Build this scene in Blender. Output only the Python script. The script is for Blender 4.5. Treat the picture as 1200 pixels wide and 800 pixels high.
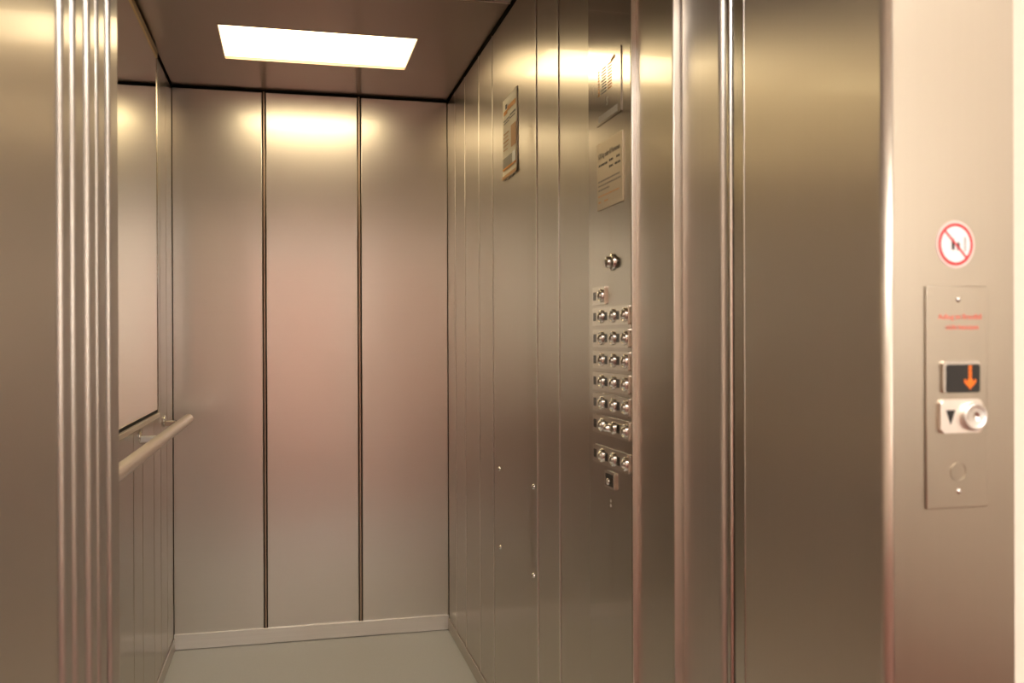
import bpy, bmesh, math, random
from mathutils import Vector, Matrix

random.seed(7)
for o in list(bpy.data.objects):
    bpy.data.objects.remove(o, do_unlink=True)
S = bpy.context.scene
C = S.collection
PI = math.pi

# ------------------------------------------------------------------ camera
cam_data = bpy.data.cameras.new('camera')
cam = bpy.data.objects.new('camera', cam_data)
C.objects.link(cam)
S.camera = cam
cam_data.sensor_width = 36.0
cam_data.lens = 1089.26 / 1200 * 36.0
cam_data.clip_start = 0.02
cam.location = (0, 0, 1.2048)
YAW, PITCH, ROLL = math.radians(13.483), math.radians(-0.1127), math.radians(0.2107)
fwd = Vector((math.sin(YAW) * math.cos(PITCH), math.cos(YAW) * math.cos(PITCH), math.sin(PITCH)))
right = Vector((math.cos(YAW), -math.sin(YAW), 0))
up = right.cross(fwd)
r2 = right * math.cos(ROLL) - up * math.sin(ROLL)
u2 = right * math.sin(ROLL) + up * math.cos(ROLL)
cam.matrix_world = Matrix(((r2.x, u2.x, -fwd.x, 0), (r2.y, u2.y, -fwd.y, 0),
                           (r2.z, u2.z, -fwd.z, 1.2048), (0, 0, 0, 1)))
cam_data.dof.use_dof = True
cam_data.dof.focus_distance = 3.1
cam_data.dof.aperture_fstop = 5.6

# ------------------------------------------------------------------ world, exposure
W = bpy.data.worlds.new('world')
S.world = W
W.use_nodes = True
W.node_tree.nodes['Background'].inputs[0].default_value = (1.0, 0.93, 0.85, 1)
W.node_tree.nodes['Background'].inputs[1].default_value = 0.05
S.view_settings.view_transform = 'Standard'
S.view_settings.look = 'None'
S.view_settings.gamma = 1
S.view_settings.exposure = 0.17
S.view_settings.use_curve_mapping = False

LAMP = 8.0          # car ceiling lamp
HALL = 14.0           # hall ceiling lamps
LAMP_COL = (1.0, 0.80, 0.47)
HALL_COL = (1.0, 0.955, 0.90)
WINDOW_GLOW = 4.5       # glow of the added window, unseen behind the viewer
WINDOW_COL = (1.0, 0.98, 0.95)

# ------------------------------------------------------------------ room measures (metres)
XL, XR = -0.441, 0.643      # car side walls
YB, YC = 3.825, 1.491       # car back wall, car entrance
HC = 2.2                    # car ceiling
YF = 0.9345                 # front face of the landing door frame
XJ = 0.664                  # right landing jamb
XK = -0.264                 # left landing jamb
HD = 2.02                   # door height


# ------------------------------------------------------------------ materials
def nodes(m):
    m.use_nodes = True
    nt = m.node_tree
    return nt, nt.nodes['Principled BSDF']


def plain(name, col, rough=0.5, metal=0.0, emit=None, strength=0.0, coat=0.0):
    m = bpy.data.materials.new(name)
    nt, b = nodes(m)
    b.inputs['Base Color'].default_value = (*col, 1)
    b.inputs['Roughness'].default_value = rough
    b.inputs['Metallic'].default_value = metal
    b.inputs['Coat Weight'].default_value = coat
    if emit:
        b.inputs['Emission Color'].default_value = (*emit, 1)
        b.inputs['Emission Strength'].default_value = strength
    return m


def steel(name, col, rough, aniso=0.5, coat=0.0, grain='V', smear=0.05, bump=0.02, wear=0.05, metal=1.0, streak=0.05):
    """brushed stainless steel: scatter across the grain, fine streaks, faint smudges"""
    m = bpy.data.materials.new(name)
    nt, b = nodes(m)
    L = nt.links
    N = nt.nodes.new
    tc = N('ShaderNodeTexCoord')
    mp = N('ShaderNodeMapping')
    mp.inputs['Scale'].default_value = (170, 170, 1.5) if grain == 'V' else (1.5, 1.5, 170)
    if grain == 'F':
        mp.inputs['Scale'].default_value = (1.5, 170, 170)
    L.new(tc.outputs['Object'], mp.inputs[0])
    n1 = N('ShaderNodeTexNoise'); n1.inputs['Scale'].default_value = 1; n1.inputs['Detail'].default_value = 3
    L.new(mp.outputs[0], n1.inputs[0])
    n2 = N('ShaderNodeTexNoise'); n2.inputs['Scale'].default_value = 2.3; n2.inputs['Detail'].default_value = 5
    L.new(tc.outputs['Object'], n2.inputs[0])
    # roughness = rough + streak + smudge
    a = N('ShaderNodeMath'); a.operation = 'MULTIPLY_ADD'
    a.inputs[1].default_value = streak; a.inputs[2].default_value = rough - streak * 0.5 - smear * 0.5
    L.new(n1.outputs[0], a.inputs[0])
    a2 = N('ShaderNodeMath'); a2.operation = 'MULTIPLY_ADD'; a2.inputs[1].default_value = smear
    L.new(n2.outputs[0], a2.inputs[0]); L.new(a.outputs[0], a2.inputs[2])
    L.new(a2.outputs[0], b.inputs['Roughness'])
    mix = N('ShaderNodeMix'); mix.data_type = 'RGBA'
    mix.inputs[6].default_value = (*[c * (1 - wear) for c in col], 1)
    mix.inputs[7].default_value = (*[min(1, c * (1 + wear)) for c in col], 1)
    L.new(n1.outputs[0], mix.inputs[0])
    L.new(mix.outputs[2], b.inputs['Base Color'])
    b.inputs['Metallic'].default_value = metal
    b.inputs['Anisotropic'].default_value = aniso
    g = N('ShaderNodeNewGeometry')
    x = N('ShaderNodeVectorMath'); x.operation = 'CROSS_PRODUCT'
    x.inputs[1].default_value = (0.001, 0.002, 1)
    L.new(g.outputs['Normal'], x.inputs[0])
    nm = N('ShaderNodeVectorMath'); nm.operation = 'NORMALIZE'
    L.new(x.outputs[0], nm.inputs[0])
    L.new(nm.outputs[0], b.inputs['Tangent'])
    bp = N('ShaderNodeBump'); bp.inputs['Strength'].default_value = bump
    bp.inputs['Distance'].default_value = 0.0005
    L.new(n1.outputs[0], bp.inputs['Height'])
    if bump > 0:
        L.new(bp.outputs[0], b.inputs['Normal'])
    b.inputs['Coat Weight'].default_value = coat
    b.inputs['Coat Roughness'].default_value = 0.04
    return m


M = {}
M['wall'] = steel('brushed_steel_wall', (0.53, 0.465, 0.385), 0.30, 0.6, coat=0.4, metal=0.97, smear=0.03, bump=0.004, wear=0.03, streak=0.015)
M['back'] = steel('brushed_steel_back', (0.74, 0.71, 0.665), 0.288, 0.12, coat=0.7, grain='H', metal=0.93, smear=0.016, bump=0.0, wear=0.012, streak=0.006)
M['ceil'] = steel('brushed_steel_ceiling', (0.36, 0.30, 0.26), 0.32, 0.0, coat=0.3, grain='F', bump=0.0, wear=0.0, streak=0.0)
M['plate'] = steel('control_panel_steel', (0.46, 0.40, 0.335), 0.19, 0.6, coat=0.3)
M['frame'] = steel('landing_steel_lightened', (0.76, 0.67, 0.56), 0.36, 0.7, coat=0.1, metal=0.95, bump=0.0, wear=0.02)  # reveals: same landing steel, base lightened to make up for weaker light
M['face'] = steel('landing_steel_darkened', (0.49, 0.42, 0.33), 0.31, 0.3, coat=0.1, metal=0.98, smear=0.03, streak=0.02, bump=0.0, wear=0.02)  # front face: same landing steel, base darkened to offset the hall light
M['door'] = steel('door_panel_steel', (0.64, 0.57, 0.49), 0.33, 0.8, coat=0.1, metal=0.85, smear=0.04, bump=0.0, streak=0.02)
M['skirt'] = steel('kick_plate_steel', (0.93, 0.90, 0.87), 0.40, 0.2, grain='H', smear=0.25, wear=0.06, metal=0.55)
M['rail'] = steel('satin_rail_steel', (0.93, 0.83, 0.73), 0.36, 0.0, metal=0.85)
M['chrome'] = plain('polished_chrome', (0.86, 0.84, 0.80), 0.07, 1)
M['satin'] = plain('satin_steel', (0.70, 0.64, 0.57), 0.22, 1)
M['strip'] = steel('button_strip_steel', (0.66, 0.59, 0.51), 0.20, 0.3, metal=0.95, smear=0.02, streak=0.02)
M['edge'] = plain('edge_trim_steel', (0.90, 0.85, 0.79), 0.30, 1)
M['joint'] = plain('joint_strip_bronze', (0.50, 0.38, 0.30), 0.35, 1)
M['brass'] = plain('brass_edge', (0.50, 0.37, 0.14), 0.3, 1)
M['dark'] = plain('dark_gap', (0.012, 0.010, 0.008), 0.7)
M['black'] = plain('black_plastic', (0.02, 0.017, 0.014), 0.25)
M['mirror'] = plain('mirror_silver', (0.84, 0.81, 0.68), 0.015, 1)
M['lamp'] = plain('lamp_diffuser', (0.9, 0.85, 0.75), 0.4, emit=LAMP_COL, strength=LAMP)
nt_, b_ = nodes(M['lamp'])
tc_ = nt_.nodes.new('ShaderNodeTexCoord'); mp_ = nt_.nodes.new('ShaderNodeMapping')
mp_.inputs['Location'].default_value = (-0.5, -0.5, 0)
gr_ = nt_.nodes.new('ShaderNodeVectorMath'); gr_.operation = 'ABSOLUTE'
sp_ = nt_.nodes.new('ShaderNodeSeparateXYZ'); mx_ = nt_.nodes.new('ShaderNodeMath'); mx_.operation = 'MAXIMUM'
rg_ = nt_.nodes.new('ShaderNodeMapRange')
rg_.inputs[1].default_value = 0.25; rg_.inputs[2].default_value = 0.5
rg_.inputs[3].default_value = LAMP * 1.15; rg_.inputs[4].default_value = LAMP * 0.35
nt_.links.new(tc_.outputs['Generated'], mp_.inputs[0]); nt_.links.new(mp_.outputs[0], gr_.inputs[0])
nt_.links.new(gr_.outputs[0], sp_.inputs[0]); nt_.links.new(sp_.outputs[0], mx_.inputs[0]); nt_.links.new(sp_.outputs[1], mx_.inputs[1])
nt_.links.new(mx_.outputs[0], rg_.inputs[0]); nt_.links.new(rg_.outputs[0], b_.inputs['Emission Strength'])
M['hall_lamp'] = plain('hall_lamp_diffuser', (0.9, 0.9, 0.9), 0.4, emit=HALL_COL, strength=HALL)
M['white'] = plain('white_paint', (0.80, 0.78, 0.74), 0.6)
M['sticker_white'] = plain('sticker_white', (0.95, 0.93, 0.92), 0.35)
M['sticker_pink'] = plain('sticker_border', (0.86, 0.66, 0.60), 0.35)
M['red'] = plain('sign_red', (0.68, 0.02, 0.025), 0.4)
M['red_print'] = plain('red_print', (0.90, 0.22, 0.16), 0.5)
M['ink'] = plain('dark_ink', (0.06, 0.045, 0.035), 0.5)
M['grey_ink'] = plain('grey_ink', (0.30, 0.26, 0.21), 0.5)
M['orange_ink'] = plain('orange_print', (0.80, 0.34, 0.04), 0.5)
M['peach_ink'] = plain('peach_print', (0.72, 0.42, 0.20), 0.6)
M['paper'] = plain('poster_paper', (0.95, 0.85, 0.68), 0.6)
M['engrave'] = plain('engraved_plate', (0.62, 0.52, 0.38), 0.30, 0.75)
M['label_grey'] = plain('worn_label', (0.55, 0.50, 0.42), 0.55)
M['led'] = plain('orange_led', (0.25, 0.05, 0.01), 0.4, emit=(1.0, 0.17, 0.004), strength=1.15)


def noise_paint(name, c1, c2, scale, rough, bump=0.1):
    m = bpy.data.materials.new(name)
    nt, b = nodes(m)
    N = nt.nodes.new; L = nt.links
    tc = N('ShaderNodeTexCoord')
    n = N('ShaderNodeTexNoise'); n.inputs['Scale'].default_value = scale; n.inputs['Detail'].default_value = 6
    L.new(tc.outputs['Object'], n.inputs[0])
    mix = N('ShaderNodeMix'); mix.data_type = 'RGBA'
    mix.inputs[6].default_value = (*c1, 1); mix.inputs[7].default_value = (*c2, 1)
    L.new(n.outputs[0], mix.inputs[0]); L.new(mix.outputs[2], b.inputs['Base Color'])
    b.inputs['Roughness'].default_value = rough
    bp = N('ShaderNodeBump'); bp.inputs['Strength'].default_value = bump; bp.inputs['Distance'].default_value = 0.002
    L.new(n.outputs[0], bp.inputs['Height']); L.new(bp.outputs[0], b.inputs['Normal'])
    return m


M['lino'] = noise_paint('grey_linoleum', (0.76, 0.76, 0.75), (0.82, 0.82, 0.81), 90, 0.45, 0.05)
M['plaster'] = noise_paint('cream_plaster', (0.86, 0.76, 0.62), (0.90, 0.80, 0.66), 60, 0.85, 0.25)
M['tan'] = noise_paint('tan_plaster', (0.58, 0.52, 0.45), (0.62, 0.56, 0.49), 60, 0.85, 0.25)
M['terracotta'] = noise_paint('terracotta_floor', (0.11, 0.028, 0.018), (0.14, 0.038, 0.025), 14, 0.5, 0.05)


# ------------------------------------------------------------------ mesh helpers
def add_box(bm, lo, hi, bev=0.0, seg=3):
    r = bmesh.ops.create_cube(bm, size=1)
    c = [(a + b) / 2 for a, b in zip(lo, hi)]
    s = [abs(b - a) for a, b in zip(lo, hi)]
    for v in r['verts']:
        v.co = Vector((c[0] + v.co.x * s[0], c[1] + v.co.y * s[1], c[2] + v.co.z * s[2]))
    if bev > 0:
        bev = min(bev, min(s) * 0.49)
        es = list({e for v in r['verts'] for e in v.link_edges})
        k = bmesh.ops.bevel(bm, geom=es, offset=bev, segments=seg, profile=0.5, affect='EDGES')
        for f in k['faces']:
            f.smooth = True
    return bm


def add_prism(bm, pts, fn, d0, d1, smooth_side=False):
    """pts: outline in 2D; fn(u, v, d) -> 3D; extruded from d0 to d1"""
    a = [bm.verts.new(fn(u, v, d0)) for u, v in pts]
    b = [bm.verts.new(fn(u, v, d1)) for u, v in pts]
    n = len(pts)
    fa = bm.faces.new(a); fb = bm.faces.new(b[::-1])
    for i in range(n):
        f = bm.faces.new((a[i], b[i], b[(i + 1) % n], a[(i + 1) % n]))
        f.smooth = smooth_side
    return bm


def rounded_rect(u0, u1, v0, v1, r, n=6):
    out = []
    for cx, cy, a0 in ((u1 - r, v1 - r, 0), (u0 + r, v1 - r, PI / 2), (u0 + r, v0 + r, PI), (u1 - r, v0 + r, 3 * PI / 2)):
        for i in range(n + 1):
            t = a0 + PI / 2 * i / n
            out.append((cx + r * math.cos(t), cy + r * math.sin(t)))
    return out


def circle(cu, cv, ru, rv=None, n=32):
    rv = rv or ru
    return [(cu + ru * math.cos(2 * PI * i / n), cv + rv * math.sin(2 * PI * i / n)) for i in range(n)]


def add_lathe(bm, prof, origin, axis, n=28):
    """prof: list of (radius, height along axis)"""
    axis = Vector(axis).normalized()
    t = Vector((0, 0, 1)) if abs(axis.z) < 0.9 else Vector((1, 0, 0))
    e1 = axis.cross(t).normalized(); e2 = axis.cross(e1)
    o = Vector(origin)
    rings = []
    for r, h in prof:
        if r < 1e-6:
            rings.append([bm.verts.new(o + axis * h)])
        else:
            rings.append([bm.verts.new(o + axis * h + (e1 * math.cos(2 * PI * i / n) + e2 * math.sin(2 * PI * i / n)) * r) for i in range(n)])
    for a, b in zip(rings, rings[1:]):
        for i in range(n):
            j = (i + 1) % n
            if len(a) == 1 and len(b) == 1:
                continue
            if len(a) == 1:
                f = bm.faces.new((a[0], b[i], b[j]))
            elif len(b) == 1:
                f = bm.faces.new((a[i], b[0], a[j]))
            else:
                f = bm.faces.new((a[i], b[i], b[j], a[j]))
            f.smooth = True
    return bm


def add_tube(bm, pts, r, n=20, caps=True):
    pts = [Vector(p) for p in pts]
    rings = []
    prev = None
    for i, p in enumerate(pts):
        d = (pts[min(i + 1, len(pts) - 1)] - pts[max(i - 1, 0)]).normalized()
        ref = prev if prev else (Vector((0, 0, 1)) if abs(d.z) < 0.9 else Vector((1, 0, 0)))
        e1 = (ref - d * ref.dot(d)).normalized(); prev = e1
        e2 = d.cross(e1)
        rr = r[i] if isinstance(r, (list, tuple)) else r
        rings.append([bm.verts.new(p + (e1 * math.cos(2 * PI * k / n) + e2 * math.sin(2 * PI * k / n)) * rr) for k in range(n)])
    for a, b in zip(rings, rings[1:]):
        for k in range(n):
            f = bm.faces.new((a[k], a[(k + 1) % n], b[(k + 1) % n], b[k])); f.smooth = True
    if caps:
        bm.faces.new(rings[0][::-1]); bm.faces.new(rings[-1])
    return bm


def base_of(p):
    v = Vector((0, 0, 0))
    while p is not None:
        v += p.location
        p = p.parent
    return v


def obj(name, bm, mat, parent=None, loc=(0, 0, 0)):
    """ONE mesh object; geometry is given in world coordinates"""
    bmesh.ops.recalc_face_normals(bm, faces=bm.faces[:])
    me = bpy.data.meshes.new(name)
    off = base_of(parent) + Vector(loc)
    for v in bm.verts:
        v.co -= off
    bm.to_mesh(me); bm.free()
    me.materials.append(M[mat])
    o = bpy.data.objects.new(name, me)
    C.objects.link(o)
    o.location = loc
    if parent:
        o.parent = parent
    return o


def box(name, lo, hi, mat, parent=None, bev=0.0, seg=3, kind=None, loc=(0, 0, 0)):
    o = obj(name, add_box(bmesh.new(), lo, hi, bev, seg), mat, parent, loc)
    if kind:
        o['kind'] = kind
    return o


def thing(name, label, cat, loc, group=None):
    o = bpy.data.objects.new(name, None)
    o.empty_display_size = 0.05
    C.objects.link(o)
    o.location = loc
    o['label'] = label; o['category'] = cat
    if group:
        o['group'] = group
    return o


def struct(name, loc=(0, 0, 0)):
    o = bpy.data.objects.new(name, None)
    C.objects.link(o); o.location = loc
    o['kind'] = 'structure'
    return o


def text(name, body, mat, parent, origin, ux, uy, height, width=None, depth=0.0004, align='LEFT', bold=0.0):
    """lettering: a thin mesh; ux, uy = unit vectors of reading direction and up"""
    cu = bpy.data.curves.new(name, 'FONT')
    cu.body = body; cu.size = 1.0; cu.align_x = align; cu.extrude = 0
    cu.resolution_u = 2; cu.offset = bold
    t = bpy.data.objects.new('tmp', cu)
    C.objects.link(t)
    bpy.context.view_layer.update()
    me = bpy.data.meshes.new_from_object(t.evaluated_get(bpy.context.evaluated_depsgraph_get()))
    bpy.data.objects.remove(t, do_unlink=True)
    xs = [v.co.x for v in me.vertices]
    s = height / 0.70
    sx = s if width is None else width / (max(xs) - min(xs))
    ux, uy, og = Vector(ux), Vector(uy), Vector(origin)
    off = base_of(parent)
    for v in me.vertices:
        v.co = og + ux * v.co.x * sx + uy * v.co.y * s - off
    me.name = name
    me.materials.clear(); me.materials.append(M[mat])
    o = bpy.data.objects.new(name, me)
    C.objects.link(o); o.parent = parent
    return o


# ================================================================== THE HALL (landing)
HX0, HX1, HY0, HH = -2.3, 2.6, -2.4, 2.90
box('floor_hall', (HX0, HY0, -0.06), (HX1, YF + 0.46, 0.0), 'terracotta', kind='structure')
box('ceiling_hall', (HX0, HY0, HH), (HX1, YF + 0.3, HH + 0.08), 'white', kind='structure')
box('wall_rear', (HX0 - 0.1, HY0 - 0.1, 0), (HX1 + 0.1, HY0, HH), 'tan', kind='structure')
box('wall_west', (HX0 - 0.1, HY0, 0), (HX0, YF + 0.3, HH), 'tan', kind='structure')
box('wall_east', (HX1, HY0, 0), (HX1 + 0.1, YF + 0.3, HH), 'tan', kind='structure')
# unseen door added opposite the lift, salmon to tint the steel's reflections pink
d3 = struct('added_door_3')
M['salmon'] = plain('salmon_paint', (0.88, 0.50, 0.41), 0.45)
box('added_door_leaf', (-0.46, HY0 + 0.001, 0.008), (0.54, HY0 + 0.045, 2.06), 'salmon', d3, 0.003, 2)
for lo, hi in (((-0.53, 0), (-0.465, 2.13)), ((0.545, 0), (0.61, 2.13)), ((-0.465, 2.065), (0.545, 2.13))):
    box('added_door_frame', (lo[0], HY0 + 0.001, lo[1]), (hi[0], HY0 + 0.06, hi[1]), 'white', d3, 0.003, 2)
bm = bmesh.new()
add_tube(bm, [(0.46, HY0 + 0.046, 1.05), (0.46, HY0 + 0.09, 1.05), (0.44, HY0 + 0.10, 1.05), (0.34, HY0 + 0.10, 1.05)], 0.009, 12)
obj('added_door_handle', bm, 'satin', d3)
# unseen glowing window added behind the viewer, right, to whiten the steel edges
wn = struct('added_window_1')
wx0, wx1, wz0, wz1 = 1.35, 2.45, 1.05, 2.50
M['glow_pane'] = plain('added_glow_pane', (0.9, 0.9, 0.9), 0.3, emit=WINDOW_COL, strength=WINDOW_GLOW)
for k in range(2):
    xa = wx0 + (wx1 - wx0) * k / 2
    xb = xa + (wx1 - wx0) / 2
    box('pane', (xa + 0.03, HY0 + 0.012, wz0 + 0.04), (xb - 0.03, HY0 + 0.018, wz1 - 0.04), 'glow_pane', wn)
    f = bmesh.new()
    for lo, hi in (((xa, wz0), (xa + 0.03, wz1)), ((xb - 0.03, wz0), (xb, wz1)), ((xa + 0.03, wz0), (xb - 0.03, wz0 + 0.04)), ((xa + 0.03, wz1 - 0.04), (xb - 0.03, wz1))):
        add_box(f, (lo[0], HY0 + 0.001, lo[1]), (hi[0], HY0 + 0.05, hi[1]), 0.003, 1)
    obj('added_window_frame', f, 'white', wn)
box('added_window_sill', (wx0 - 0.05, HY0 + 0.001, wz0 - 0.035), (wx1 + 0.05, HY0 + 0.14, wz0), 'white', wn, 0.004)
wf = struct('wall_front')
wy0, wy1 = YF + 0.016, YF + 0.24
box('wall_section', (XJ + 0.171, wy0, 0), (HX1, wy1, HH), 'plaster', wf)
box('wall_section', (HX0, wy0, 0), (XK - 0.17, wy1, HH), 'plaster', wf)
box('wall_section', (XK - 0.17, wy0, HD + 0.17), (XJ + 0.171, wy1, HH), 'plaster', wf)

for lx, ly, which in ((-1.30, -1.10, 'left'), (0.15, -1.10, 'middle'), (1.60, -1.10, 'right')):
    t = thing('hall_light', which + ' of the three wide white ceiling lights in the hall behind the viewer', 'light', (lx, ly, HH), 'hall ceiling lights')
    f = bmesh.new()
    for a, b in (((-.65, -.38), (.65, -.35)), ((-.65, .35), (.65, .38)), ((-.65, -.35), (-.62, .35)), ((.62, -.35), (.65, .35))):
        add_box(f, (lx + a[0], ly + a[1], HH - 0.05), (lx + b[0], ly + b[1], HH - 0.0005), 0.002, 1)
    obj('frame', f, 'white', t)
    box('diffuser', (lx - .619, ly - .349, HH - 0.042), (lx + .619, ly + .349, HH - 0.012), 'hall_lamp', t)

# landing frame: right jamb (an L of folded steel with a rounded nose), left jamb, lintel
def folded_jamb(name, sx, x, xo, mat='frame', y1=1.272, parent=None, r=0.010):
    """sx=+1: right-hand jamb at x, going out to xo"""
    pts = []
    for i in range(9):
        a = PI / 2 * i / 8
        pts.append((x + sx * (r - r * math.cos(a)), YF + r - r * math.sin(a)))
    prof = [(x, y1)] + pts + [(x + sx * r, YF + 0.012), (x + sx * 0.020, YF + 0.018), (x + sx * 0.020, y1)]
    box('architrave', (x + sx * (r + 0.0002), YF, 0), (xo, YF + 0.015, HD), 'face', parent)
    bm = bmesh.new()
    n = len(prof)
    a = [bm.verts.new((p[0], p[1], 0.0)) for p in prof]
    b = [bm.verts.new((p[0], p[1], HD)) for p in prof]
    for i in range(n):
        j = (i + 1) % n
        f = bm.faces.new((a[i], a[j], b[j], b[i]))
        f.smooth = 1 <= i <= 8
    bm.faces.new(a); bm.faces.new(b[::-1])
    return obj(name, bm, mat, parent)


tr = struct('trim_1')
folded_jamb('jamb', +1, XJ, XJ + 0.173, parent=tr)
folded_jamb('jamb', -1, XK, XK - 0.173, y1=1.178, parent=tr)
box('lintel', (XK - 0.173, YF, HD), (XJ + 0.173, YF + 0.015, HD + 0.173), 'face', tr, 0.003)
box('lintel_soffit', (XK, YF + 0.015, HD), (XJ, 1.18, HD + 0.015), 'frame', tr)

# ================================================================== DOOR PANELS AND SLOTS
# telescopic landing doors (door_1) and car doors (door_2), slid open to the left: only their edges show
d1 = struct('door_1'); d2 = struct('door_2')
E = [  # near face y, far face y, edge x
    (d1, 1.1945, 1.236, -0.2595), (d1, 1.2540, 1.305, -0.2585),
    (d2, 1.3290, 1.371, -0.2560), (d2, 1.3790, 1.428, -0.2545)]
for par, y0, y1, xe in E:
    box('door_panel', (xe - 0.46, y0, 0.012), (xe, y1, HD + 0.01), 'door', par, 0.006, 4)
# dark slots behind the panel edges
sl = struct('trim_2')
box('slot_lining', (-0.745, 1.18, 0.002), (-0.285, 1.4505, HD), 'dark', sl)
# lintels and casing of the two doors above head height
box('header', (-0.72, 1.19, HD + 0.016), (XJ + 0.03, 1.31, HD + 0.20), 'door', sl)
box('header', (-0.72, 1.32, HD + 0.016), (XJ + 0.03, 1.44, HD + 0.20), 'door', sl)
# light gap strip between landing door pocket and car door pocket
box('seal_strip', (-0.300, 1.308, 0.002), (-0.2640, 1.3262, HD), 'satin', sl)

# right side: car entrance column, car door jamb, landing slot strip
tr3 = struct('trim_3')
box('entrance_column', (XR, YC, 0.0), (XR + 0.030, YC + 0.190, HC - 0.006), 'wall', tr3, 0.0014, 2)
box('edge_trim', (XR + 0.0003, YC - 0.003, 0.0), (XR + 0.028, YC - 0.0001, HC - 0.006), 'edge', tr3, 0.0010, 2)
box('door_jamb', (XR + 0.0145, 1.337, 0.0), (XR + 0.06, 1.488, HC), 'door', tr3, 0.009, 6)
box('edge_strip', (XR + 0.0185, 1.316, 0.0), (XR + 0.06, 1.331, HC), 'satin', tr3, 0.005, 4)
box('edge_strip', (XR + 0.0225, 1.278, 0.0), (XR + 0.06, 1.312, HC), 'satin', tr3, 0.003, 3)
box('side_lining', (XR + 0.06, 1.27, 0), (XR + 0.09, 1.70, HC), 'dark', tr3)
# sills
for y0, y1 in ((1.20, 1.31), (1.33, 1.46)):
    bm = bmesh.new()
    add_box(bm, (XK, y0, -0.01), (XJ, y1, 0.002), 0.001, 1)
    for k in range(3):
        yy = y0 + (y1 - y0) * (k + 1) / 4
        add_box(bm, (XK, yy - 0.004, 0.002), (XJ, yy + 0.004, 0.004), 0.001, 1)
    obj('sill', bm, 'satin', tr3)

# ================================================================== THE CAR
box('floor', (XL - 0.02, 1.46, -0.06), (XR + 0.02, YB + 0.04, 0.0), 'lino', kind='structure')

# back wall: backing, three panels, two joint strips
wb = box('wall_back', (XL - 0.04, YB + 0.018, 0), (XR + 0.04, YB + 0.06, HC), 'dark', kind='structure')
jb = [(-0.1017, -0.0870), (0.2724, 0.2879)]
edges = [XL + 0.001, jb[0][0], jb[0][1], jb[1][0], jb[1][1], XR - 0.001]
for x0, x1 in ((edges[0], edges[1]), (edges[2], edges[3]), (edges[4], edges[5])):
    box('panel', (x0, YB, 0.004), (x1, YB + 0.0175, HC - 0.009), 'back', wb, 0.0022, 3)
for x0, x1 in jb:
    box('joint_strip', (x0 + 0.0035, YB + 0.004, 0.004), (x1 - 0.0035, YB + 0.0178, HC - 0.004), 'joint', wb, 0.002, 2)

# right wall
wr = box('wall_right', (XR + 0.018, YC + 0.20, 0), (XR + 0.05, YB + 0.04, HC), 'dark', kind='structure')
ys = [YB, 3.641, 3.430, 3.165, 2.943, 2.390, 2.181, 1.931]
for k in range(len(ys) - 1):
    y1, y0 = ys[k], ys[k + 1]
    bev = 0.003 if k < 4 else 0.0045
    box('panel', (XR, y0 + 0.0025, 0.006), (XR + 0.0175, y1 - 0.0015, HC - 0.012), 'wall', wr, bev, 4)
for y, lip in ((3.641, 0.0006), (3.430, 0.0008), (3.165, 0.0010), (2.943, 0.0012), (2.390, 0.0026), (2.181, 0.0026), (1.931, 0.0020)):
    box('joint_strip', (XR - lip, y - 0.0012, 0.006), (XR + 0.0175, y + 0.0022, HC - 0.012), 'edge', wr, 0.0004, 1)
for y, z in ((2.8491, 0.7996), (2.4306, 0.8072), (2.8411, 0.5545), (2.4340, 0.5662)):
    bm = bmesh.new()
    add_lathe(bm, [(0.0075, 0), (0.0072, 0.003), (0.005, 0.0055), (0.002, 0.0068), (0, 0.007)], (XR, y, z), (-1, 0, 0), 16)
    obj('screw', bm, 'chrome', wr)

# left wall
wl = box('wall_left', (XL - 0.05, YC + 0.0, 0), (XL - 0.018, YB + 0.04, HC), 'dark', kind='structure')
ys = [YB, 3.64, 3.47, 3.30, 3.055, 2.88, 2.60, 2.39, 2.05, YC + 0.035]
for k in range(len(ys) - 1):
    y1, y0 = ys[k], ys[k + 1]
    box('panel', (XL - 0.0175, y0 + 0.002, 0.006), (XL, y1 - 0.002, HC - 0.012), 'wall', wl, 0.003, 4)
# front return of the car beside the doors
fr = struct('wall_entrance')
box('return_post', (XL - 0.05, 1.4550, 0.004), (-0.2525, 1.520, HC - 0.004), 'door', fr, 0.0055, 4)
box('transom', (-0.2525, 1.4550, HD + 0.01), (XR + 0.014, 1.520, HC - 0.004), 'door', fr, 0.003)

# skirting
o = box('baseboard_back', (XL + 0.001, YB - 0.011, 0.003), (XR - 0.001, YB, 0.0625), 'skirt', bev=0.002, kind='structure')
o = box('baseboard_right', (XR - 0.006, 1.70, 0.002), (XR, YB - 0.012, 0.052), 'wall', bev=0.0025, kind='structure')
o = box('baseboard_left', (XL, YC + 0.035, 0.002), (XL + 0.006, YB - 0.012, 0.052), 'wall', bev=0.0025, kind='structure')

# car ceiling with the cut-out for the lamp; joint at mid depth
LX0, LX1, LY0, LY1 = -0.219, 0.4213, 3.0576, 3.4259
ce = struct('ceiling')
YM = 2.673
bm = bmesh.new()
x0, x1, y1 = XL + 0.004, XR - 0.004, YB - 0.004
z0, z1 = HC, HC + 0.02
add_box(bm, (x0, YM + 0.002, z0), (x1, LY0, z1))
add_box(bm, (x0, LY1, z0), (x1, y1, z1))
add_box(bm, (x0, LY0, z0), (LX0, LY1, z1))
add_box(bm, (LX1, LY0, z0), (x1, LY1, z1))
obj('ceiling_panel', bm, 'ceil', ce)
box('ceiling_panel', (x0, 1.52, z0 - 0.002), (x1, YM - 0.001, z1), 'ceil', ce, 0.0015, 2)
box('joint_strip', (x0, YM - 0.0005, z0 - 0.004), (x1, YM + 0.0015, z1), 'edge', ce)
box('ceiling_backing', (XL - 0.05, 1.44, HC + 0.06), (XR + 0.09, YB + 0.06, HC + 0.08), 'dark', ce)
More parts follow.
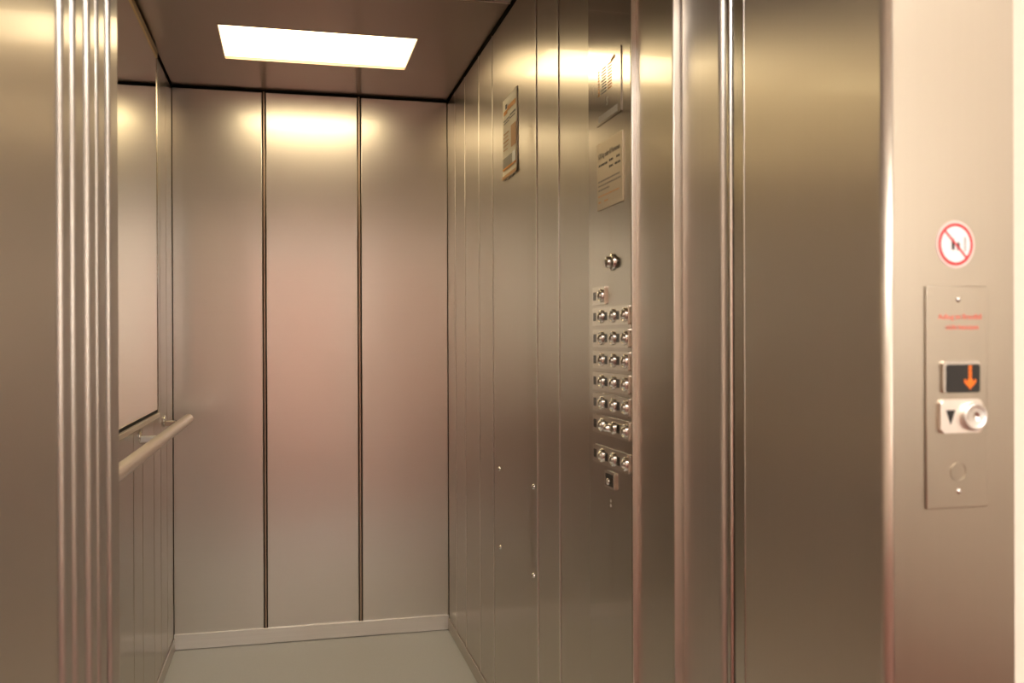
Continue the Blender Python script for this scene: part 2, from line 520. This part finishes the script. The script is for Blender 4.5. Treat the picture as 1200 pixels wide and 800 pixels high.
for lo, hi in (((XL - 0.06, 1.43, HC - 0.002), (XL - 0.0175, YB + 0.07, HC + 0.06)), ((XR + 0.018, 1.43, HC - 0.002), (XR + 0.1, YB + 0.07, HC + 0.06)),
               ((XL - 0.0175, YB + 0.018, HC - 0.002), (XR + 0.018, YB + 0.07, HC + 0.06)), ((XL - 0.0175, 1.43, HC + 0.021), (XR + 0.018, 1.45, HC + 0.06))):
    box('ceiling_edge', lo, hi, 'dark', ce)
cl = thing('ceiling_light', 'bright rectangular warm white light panel set in the lift car ceiling', 'light', ((LX0 + LX1) / 2, (LY0 + LY1) / 2, HC))
bm = bmesh.new()
e = 0.004
for lo, hi in (((LX0, LY0), (LX1, LY0 + e)), ((LX0, LY1 - e), (LX1, LY1)), ((LX0, LY0 + e), (LX0 + e, LY1 - e)), ((LX1 - e, LY0 + e), (LX1, LY1 - e))):
    add_box(bm, (lo[0], lo[1], HC - 0.001), (hi[0], hi[1], HC + 0.03))
obj('frame', bm, 'joint', cl)
box('diffuser', (LX0 + e, LY0 + e, HC + 0.008), (LX1 - e, LY1 - e, HC + 0.014), 'lamp', cl)

# ================================================================== MIRROR
mY0, mY1, mZ0, mZ1 = 1.80, 3.352, 0.972, 2.166
mi = thing('wall_mirror', 'tall frameless mirror on the left wall of the lift car above the handrail', 'mirror', (XL, (mY0 + mY1) / 2, mZ0 - 0.02))
box('glass', (XL + 0.0005, mY0, mZ0), (XL + 0.0065, mY1, mZ1), 'mirror', mi, 0.0008, 1)
box('side_trim', (XL + 0.0005, mY1 + 0.0002, mZ0 - 0.012), (XL + 0.0085, mY1 + 0.0055, mZ1), 'satin', mi, 0.002, 2)
box('ledge', (XL + 0.0005, mY0, mZ0 - 0.026), (XL + 0.013, mY1, mZ0 - 0.010), 'rail', mi, 0.002, 2)
box('painted_shadow', (XL + 0.0005, mY0, mZ0 - 0.0098), (XL + 0.004, mY1, mZ0 - 0.0002), 'dark', mi)  # dark strip painted in for the shadow under the mirror
box('top_trim', (XL + 0.0005, mY0, mZ1 + 0.0005), (XL + 0.010, mY1 + 0.0055, mZ1 + 0.024), 'brass', mi, 0.001, 1)

# ================================================================== HANDRAIL
hr = thing('handrail', 'round satin steel handrail along the left lift wall below the mirror', 'handrail', (XL, 2.65, 0.90))
RX, RZ, RR = -0.362, 0.919, 0.0172
pts = [(RX, y, RZ) for y in (1.75, 2.2, 2.7, 3.2, 3.60)]
obj('tube', add_tube(bmesh.new(), pts, RR, 28, False), 'rail', hr)
for ye, s in ((3.60, 1), (1.75, -1)):
    bm = bmesh.new()
    add_lathe(bm, [(RR, 0), (RR, 0.004), (RR * 0.93, 0.009), (RR * 0.6, 0.013), (0, 0.0145)], (RX, ye, RZ), (0, s, 0), 28)
    obj('end_cap', bm, 'rail', hr)
for yb in (3.56, 3.0, 1.95):
    k = box('bracket', (XL + 0.0005, yb - 0.016, 0.898), (RX - 0.006, yb + 0.016, 0.917), 'skirt' if yb < 3.5 else 'satin', hr, 0.004, 3)
    bm = bmesh.new()
    add_lathe(bm, [(0.0, 0.0052), (0.019, 0.005), (0.021, 0.003), (0.021, 0.0005)], (XL, yb, 0.915), (1, 0, 0), 24)
    obj('wall_rosette', bm, 'satin', k)

# ================================================================== CONTROL PANEL
XP = 0.634
SC = XP / XR
CZ = 1.2048
def py(y): return y * SC
def pz(z): return CZ + (z - CZ) * SC
cp = thing('control_panel', 'full height brushed steel control panel with rows of round chrome buttons', 'control panel', (XR, 1.80, 0.0))
PY0, PY1 = py(1.6915), 1.9265
box('cover_plate', (XP, PY0, 0.012), (XR + 0.03, PY1, HC - 0.014), 'plate', cp, 0.0022, 3)
box('edge_trim', (XP + 0.0004, PY0 - 0.004, 0.012), (XR + 0.012, PY0 - 0.0002, HC - 0.014), 'edge', cp, 0.0012, 2)
# lock near the top
kl = obj('key_lock', add_lathe(bmesh.new(), [(0.0175, 0), (0.0175, 0.004), (0.014, 0.006), (0.012, 0.006), (0.0115, 0.013), (0.009, 0.0155), (0, 0.0158)], (XP, py(1.7976), pz(1.3623)), (-1, 0, 0)), 'chrome', cp)
box('key_slot', (XP - 0.0163, py(1.7976) - 0.001, pz(1.3623) - 0.005), (XP - 0.0150, py(1.7976) + 0.001, pz(1.3623) + 0.005), 'black', kl)

button_mesh = None
def lathe_button(cx, y, z, parent, r=0.0118, h=0.0045):
    bm = bmesh.new()
    add_lathe(bm, [(r + 0.0022, 0), (r + 0.0022, 0.0024), (r + 0.0014, 0.0040), (r + 0.0002, 0.0046), (r - 0.0012, 0.0040), (r - 0.0018, 0.0024), (r * 0.72, h - 0.001), (r * 0.66, h + 0.0012), (r * 0.52, h + 0.0030), (r * 0.3, h + 0.0043), (0, h + 0.0048)], (cx, y, z), (-1, 0, 0), 24)
    return obj('button', bm, 'chrome', parent)


rows = [(1.2775, 1.3160), (1.2337, 1.2718), (1.1883, 1.2260), (1.1430, 1.1808), (1.0975, 1.1355), (1.0520, 1.0900), (1.0065, 1.0440), (0.9420, 0.9800)]
bt = [1.857, 1.785, 1.716]
lt = [1.901, 1.829, 1.757]
for ri, (z0, z1) in enumerate(rows):
    yn = py(1.8375) if ri == 0 else py(1.6985)
    st = obj('button_strip', add_prism(bmesh.new(), rounded_rect(yn, py(1.9155), pz(z0), pz(z1), 0.003, 3), lambda u, v, d: (d, u, v), XP - 0.0045, XP - 0.0001), 'strip', cp)
    zc = pz((z0 + z1) / 2)
    for c in range(1 if ri == 0 else 3):
        if ri == 6 and c == 1:
            b_ = lathe_button(XP - 0.0045, py(bt[c]), zc, st, 0.0105, 0.016)
            b_['label'] = 'long protruding chrome key switch in place of a button'
        else:
            lathe_button(XP - 0.0045, py(bt[c]), zc, st)
        box('floor_tag', (XP - 0.0051, py(lt[c]) - 0.0075, zc - 0.0085), (XP - 0.0044, py(lt[c]) + 0.0075, zc + 0.0085), 'black', st)
# small square socket below and the engraved mark
so = obj('socket', add_prism(bmesh.new(), rounded_rect(py(1.7816), py(1.8388), pz(0.8985), pz(0.9330), 0.003, 3), lambda u, v, d: (d, u, v), XP - 0.0045, XP - 0.0001), 'satin', cp)
box('socket_recess', (XP - 0.0052, py(1.790), pz(0.9035)), (XP - 0.0044, py(1.832), pz(0.9280)), 'black', so)
obj('socket_pin', add_lathe(bmesh.new(), [(0.007, 0), (0.006, 0.003), (0, 0.0045)], (XP - 0.0052, py(1.815), pz(0.9120)), (-1, 0, 0), 16), 'chrome', so)
bm = bmesh.new()
for dz in (0.006, -0.003):
    add_prism(bm, circle(py(1.813), pz(0.866) + dz, 0.0045, 0.0035, 14), lambda u, v, d: (d, u, v), XP - 0.0004, XP - 0.0001)
obj('engraved_mark', bm, 'label_grey', cp)


def RT(u, v, d):           # right wall: u runs away from the viewer (y), v up
    return (d, u, v)


# ------------------------------------------------------------------ notice plates on the panel
def bars(lst, d0, d1, fn=RT):
    bm = bmesh.new()
    for (u0, u1, v0, v1) in lst:
        add_prism(bm, [(u0, v0), (u1, v0), (u1, v1), (u0, v1)], fn, d0, d1)
    return bm


# upper plate (reading direction: from far edge to near edge, i.e. -y)
a0, a1, b0, b1 = py(1.7415), py(1.8940), pz(1.6575), pz(1.7885)
p1 = thing('notice_plate', 'upper thin notice plate with orange printed table, above the plain capacity plate', 'notice plate', (XP, (a0 + a1) / 2, b0))
obj('plate', add_prism(bmesh.new(), rounded_rect(a0, a1, b0, b1, 0.002, 2), RT, XP - 0.0022, XP - 0.0002), 'plate', p1)
tw = a1 - a0; th = b1 - b0
def U(f): return a1 - f * tw
def V(f): return b1 - f * th
lst = []; lst2 = []
for k in range(9):
    v = V(0.14 + k * 0.047)
    lst.append((U(0.44), U(0.24 if k % 3 else 0.27), v - 0.0014, v + 0.0012))
    lst2.append((U(0.16), U(0.10), v - 0.0016, v + 0.0014))
    lst2.append((U(0.66), U(0.50), v - 0.0014, v + 0.0014))
obj('table_lines', bars([(min(a, b), max(a, b), c, d) for a, b, c, d in lst], XP - 0.0027, XP - 0.0022), 'ink', p1)
for sel in (lst2[0::2], lst2[1::2]):
    obj('orange_table_cells', bars([(min(a, b), max(a, b), c, d) for a, b, c, d in sel], XP - 0.0027, XP - 0.0022), 'orange_ink', p1)
obj('orange_mark', add_prism(bmesh.new(), [(U(0.62), V(0.10)), (U(0.78), V(0.06)), (U(0.80), V(0.115)), (U(0.64), V(0.15))], RT, XP - 0.0027, XP - 0.0022), 'orange_ink', p1)
text('letter_emblem', 'S', 'label_grey', p1, (XP - 0.0026, U(0.44), V(0.76)), (0, -1, 0), (0, 0, 1), 0.016, bold=0.02)
obj('worn_label', bars([(U(0.88), U(0.12), V(0.965), V(0.86))], XP - 0.0027, XP - 0.0022), 'label_grey', p1)

a0, a1, b0, b1 = py(1.7325), py(1.8880), pz(1.4780), pz(1.6185)
tw = a1 - a0; th = b1 - b0
p2 = thing('notice_plate', 'lower capacity plate with dark lettering, beneath the plate with the orange table', 'notice plate', (XP, (a0 + a1) / 2, b0))
obj('plate', add_prism(bmesh.new(), rounded_rect(a0, a1, b0, b1, 0.002, 2), RT, XP - 0.0022, XP - 0.0002), 'engrave', p2)
X2 = XP - 0.0025
text('lettering', '630 kg oder 8 Personen', 'ink', p2, (X2, U(0.07), V(0.235)), (0, -1, 0), (0, 0, 1), 0.0105, tw * 0.84, bold=0.02)
def line(u0, u1, v, h=0.0022):
    out = []
    x = u0
    while x < u1:
        w = random.uniform(0.035, 0.09)
        out.append((U(min(x + w, u1)), U(x), V(v) - h, V(v) + h))
        x += w + 0.02
    return out
obj('small_print', bars(line(.08, .42, .34) + line(.50, .64, .33) + line(.78, .90, .33) + line(.50, .64, .42) + line(.72, .92, .42), XP - 0.0026, XP - 0.0022), 'ink', p2)
obj('small_print', bars(line(.06, .90, .58, .0016) + line(.06, .94, .645, .0016) + line(.06, .50, .71, .0016), XP - 0.0026, XP - 0.0022), 'grey_ink', p2)
obj('small_print', bars(line(.06, .88, .80, .0016) + line(.06, .16, .89, .0018) + line(.30, .44, .89, .0018), XP - 0.0026, XP - 0.0022), 'peach_ink', p2)

# ------------------------------------------------------------------ torn poster on the right wall
ps = thing('poster', 'small narrow paper notice with orange heading and torn lower edge on right wall', 'poster', (XR, 2.69, 1.688))
def Q(f, g):      # f across from far edge to near edge, g down
    yf = 2.7870 - f * (2.7870 - 2.5950)
    return (yf, 1.9355 - g * (1.9355 - 1.6900) + 0.000 * f)
bm = bmesh.new()
nx, nz = 8, 14
grid = []
for j in range(nz + 1):
    row = []
    for i in range(nx + 1):
        y, z = Q(i / nx, j / nz)
        lift = 0.0012 + 0.010 * max(0, j / nz - 0.75) ** 1.2 * (0.6 + 0.6 * (i / nx)) + 0.006 * max(0, i / nx - 0.6) ** 2
        if j == nz:
            z += (0.004, -0.003, 0.002, -0.006, 0.0, -0.004, 0.004, -0.002, 0.006)[i]
        row.append(bm.verts.new((XR - lift, y, z)))
    grid.append(row)
for j in range(nz):
    for i in range(nx):
        f = bm.faces.new((grid[j][i], grid[j][i + 1], grid[j + 1][i + 1], grid[j + 1][i])); f.smooth = True
back = bmesh.ops.extrude_face_region(bm, geom=bm.faces[:])
for v in [g for g in back['geom'] if isinstance(g, bmesh.types.BMVert)]:
    v.co.x += 0.0006
obj('sheet', bm, 'paper', ps)
def qbars(lst, name, mat):
    bm = bmesh.new()
    for f0, f1, g0, g1 in lst:
        pts = [Q(f0, g0), Q(f1, g0), Q(f1, g1), Q(f0, g1)]
        dd = XR - 0.0026 - 0.010 * max(0, g1 - 0.75) ** 1.2 * 1.2 - 0.006 * max(0, f1 - 0.6) ** 2
        add_prism(bm, pts, RT, dd, dd - 0.0003)
    return obj(name, bm, mat, ps)
qbars([(.10, .34, .155, .205), (.36, .90, .125, .18)], 'orange_heading', 'orange_ink')
qbars([(.22, .32, .085, .14)], 'emblem', 'ink')
qbars([(.08, .24, .265, .28), (.27, .50, .262, .278), (.53, .90, .25, .27), (.10, .46, .305, .315), (.5, .86, .292, .305)], 'print_lines', 'grey_ink')
qbars([(.60, .92, .40, .66)], 'picture', 'peach_ink')
qbars([(.08, .44, .43, .445), (.08, .40, .48, .49), (.08, .44, .53, .545), (.08, .42, .58, .59), (.08, .36, .63, .64)], 'print_lines', 'peach_ink')
qbars([(.06, .66, .735, .86)], 'dark_block', 'grey_ink')
qbars([(.70, .90, .73, .86)], 'pale_block', 'sticker_white')
qbars([(.06, .94, .86, .885)], 'orange_strip', 'orange_ink')
qbars([(.03, .97, .955, .995)], 'torn_edge', 'peach_ink')

# ================================================================== STICKER AND CALL PANEL ON THE FRAME
K = YF / 0.905
def FT(u, v, d):
    return (u, d, v)
def fx(x): return x * K
def fz(z): return CZ + (z - CZ) * K

sx, sz = fx(0.7325), fz(1.3106)
sg = thing('warning_sticker', 'round white prohibition sticker with red ring and slash on the landing frame', 'sticker', (sx, YF, sz))
RX_, RZ_ = 0.0262, 0.0278
obj('disc', add_prism(bmesh.new(), circle(sx, sz, RX_, RZ_, 48), FT, YF - 0.0006, YF - 0.0001), 'sticker_pink', sg)
obj('white_field', add_prism(bmesh.new(), circle(sx, sz, RX_ * .84, RZ_ * .84, 48), FT, YF - 0.0009, YF - 0.0006), 'sticker_white', sg)
def ring(cx, cz, r0, r1, q, d0, d1, n=48):
    bm = bmesh.new()
    vs = []
    for i in range(n):
        t = 2 * PI * i / n
        vs.append([bm.verts.new((cx + r * math.cos(t), d, cz + r * q * math.sin(t))) for r, d in ((r0, d0), (r1, d0), (r1, d1), (r0, d1))])
    for i in range(n):
        a, b = vs[i], vs[(i + 1) % n]
        for k in range(4):
            bm.faces.new((a[k], a[(k + 1) % 4], b[(k + 1) % 4], b[k]))
    return bm
q = RZ_ / RX_
obj('red_ring', ring(sx, sz, RX_ * .76, RX_ * .88, q, YF - 0.0009, YF - 0.0012), 'red', sg)
# pictogram: two small figures, small print at the right
bm = bmesh.new()
for dx, h in ((-0.0035, 0.0115), (0.0035, 0.0075)):
    add_prism(bm, [(sx + dx - .0018, sz - .0065), (sx + dx + .0018, sz - .0065), (sx + dx + .0022, sz - .0065 + h * .85), (sx + dx - .0022, sz - .0065 + h * .85)], FT, YF - 0.0009, YF - 0.0011)
    add_prism(bm, circle(sx + dx, sz - .0065 + h, .0016, None, 12), FT, YF - 0.0009, YF - 0.0011)
obj('pictogram', bm, 'ink', sg)
bm = bmesh.new()
for k in range(7):
    z = sz + 0.0075 - k * 0.0024
    add_prism(bm, [(sx + .0115, z - .0008), (sx + .0140, z - .0008), (sx + .0140, z + .0008), (sx + .0115, z + .0008)], FT, YF - 0.0009, YF - 0.0011)
obj('side_print', bm, 'grey_ink', sg)
def bar_pts(x0, z0, x1, z1, w):
    d = Vector((x1 - x0, z1 - z0)).normalized(); n = Vector((-d.y, d.x)) * w / 2
    return [(x0 + n.x, z0 + n.y), (x1 + n.x, z1 + n.y), (x1 - n.x, z1 - n.y), (x0 - n.x, z0 - n.y)]
a = 0.58 * RX_; c = 0.58 * RZ_
obj('red_slash', add_prism(bmesh.new(), bar_pts(sx - a, sz + c, sx + a, sz - c, 0.0024), FT, YF - 0.0012, YF - 0.0015), 'red', sg)

X0, X1, Z0, Z1 = fx(0.6922), fx(0.7725), fz(1.0130), fz(1.2635)
cx = (X0 + X1) / 2
ca = thing('call_panel', 'narrow steel call plate with arrow display and round call button on landing frame', 'call panel', (cx, YF, Z0))
FY = YF - 0.0028
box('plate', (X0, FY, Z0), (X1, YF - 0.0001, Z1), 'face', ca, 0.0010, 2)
# display
dx0, dx1, dz0, dz1 = fx(0.7117), fx(0.7592), fz(1.1433), fz(1.1785)
dp = obj('display', add_prism(bmesh.new(), rounded_rect(dx0 - 0.0005, dx1, dz0, dz1 + 0.0005, 0.004), FT, FY - 0.004, FY), 'satin', ca)
obj('screen', add_prism(bmesh.new(), rounded_rect(dx0 + 0.0035, dx1 - 0.0002, dz0 + 0.0002, dz1 - 0.0035, 0.003), FT, FY - 0.0046, FY - 0.0035), 'black', dp)
ax = fx(0.7455); az0 = fz(1.1478); az1 = fz(1.1740)
bm = bmesh.new()
lw = 0.0042
for k in range(7):
    z = az0 + 0.007 + (az1 - az0 - 0.007) * (k + 0.5) / 7
    add_prism(bm, circle(ax - 0.0008, z, 0.0011, None, 8), FT, FY - 0.0052, FY - 0.0046)
    add_prism(bm, circle(ax + 0.0012, z, 0.0011, None, 8), FT, FY - 0.0052, FY - 0.0046)
for r_, n_ in ((0, 1), (1, 3), (2, 5), (3, 7), (4, 7)):
    for i in range(n_):
        if r_ == 4 and 0 < i < 6 and i not in (2, 3, 4):
            continue
        if r_ == 3 and i in (99,):
            continue
        add_prism(bm, circle(ax + 0.0002 + (i - (n_ - 1) / 2) * 0.00225, az0 + 0.0006 + r_ * 0.0023, 0.0011, None, 8), FT, FY - 0.0052, FY - 0.0046)
obj('down_arrow', bm, 'led', dp)
# call button plate
bx0, bx1, bz0, bz1 = fx(0.7072), fx(0.7622), fz(1.0982), fz(1.1358)
bp_ = bmesh.new()
add_prism(bp_, rounded_rect(bx0, bx1, bz0, bz1, 0.005), FT, FY - 0.005, FY)
bmesh.ops.bevel(bp_, geom=[e for e in bp_.edges if all(abs(v.co.y - (FY - 0.005)) < 1e-6 for v in e.verts)], offset=0.0018, segments=3, profile=0.5, affect='EDGES')
bpl = obj('button_plate', bp_, 'rail', ca)
by = FY - 0.005
txc = fx(0.7198); tz = fz(1.1166)
obj('arrow_symbol', add_prism(bmesh.new(), [(txc - .0062, tz + .0078), (txc + .0062, tz + .0078), (txc, tz - .0092)], FT, by - 0.0005, by), 'black', bpl)
bcx = fx(0.7483)
bt_ = obj('call_button', add_lathe(bmesh.new(), [(0.0163, 0), (0.0163, 0.0045), (0.0155, 0.0062), (0.0140, 0.0070), (0.0132, 0.0066), (0.007, 0.0064), (0.0016, 0.0064), (0.0013, 0.0050), (0, 0.0050)], (bcx, by, tz), (0, -1, 0), 40), 'edge', bpl)
# fire notice lettering, top screw, lower ring, screw
text('red_lettering', 'Aufzug im Brandfall', 'red_print', ca, (fx(0.7078), FY - 0.0004, fz(1.2262)), (1, 0, 0), (0, 0, 1), 0.0058, fx(0.7646) - fx(0.7078), bold=0.015)
text('red_lettering', 'nicht benutzen', 'red_print', ca, (fx(0.7175), FY - 0.0004, fz(1.2146)), (1, 0, 0), (0, 0, 1), 0.0058, fx(0.7600) - fx(0.7175), bold=0.015)
for z in (1.2482, 1.0322):
    obj('screw', add_lathe(bmesh.new(), [(0.0033, 0), (0.0031, 0.0012), (0.0018, 0.0022), (0, 0.0025)], (fx(0.7338), FY, fz(z)), (0, -1, 0), 16), 'chrome', ca)
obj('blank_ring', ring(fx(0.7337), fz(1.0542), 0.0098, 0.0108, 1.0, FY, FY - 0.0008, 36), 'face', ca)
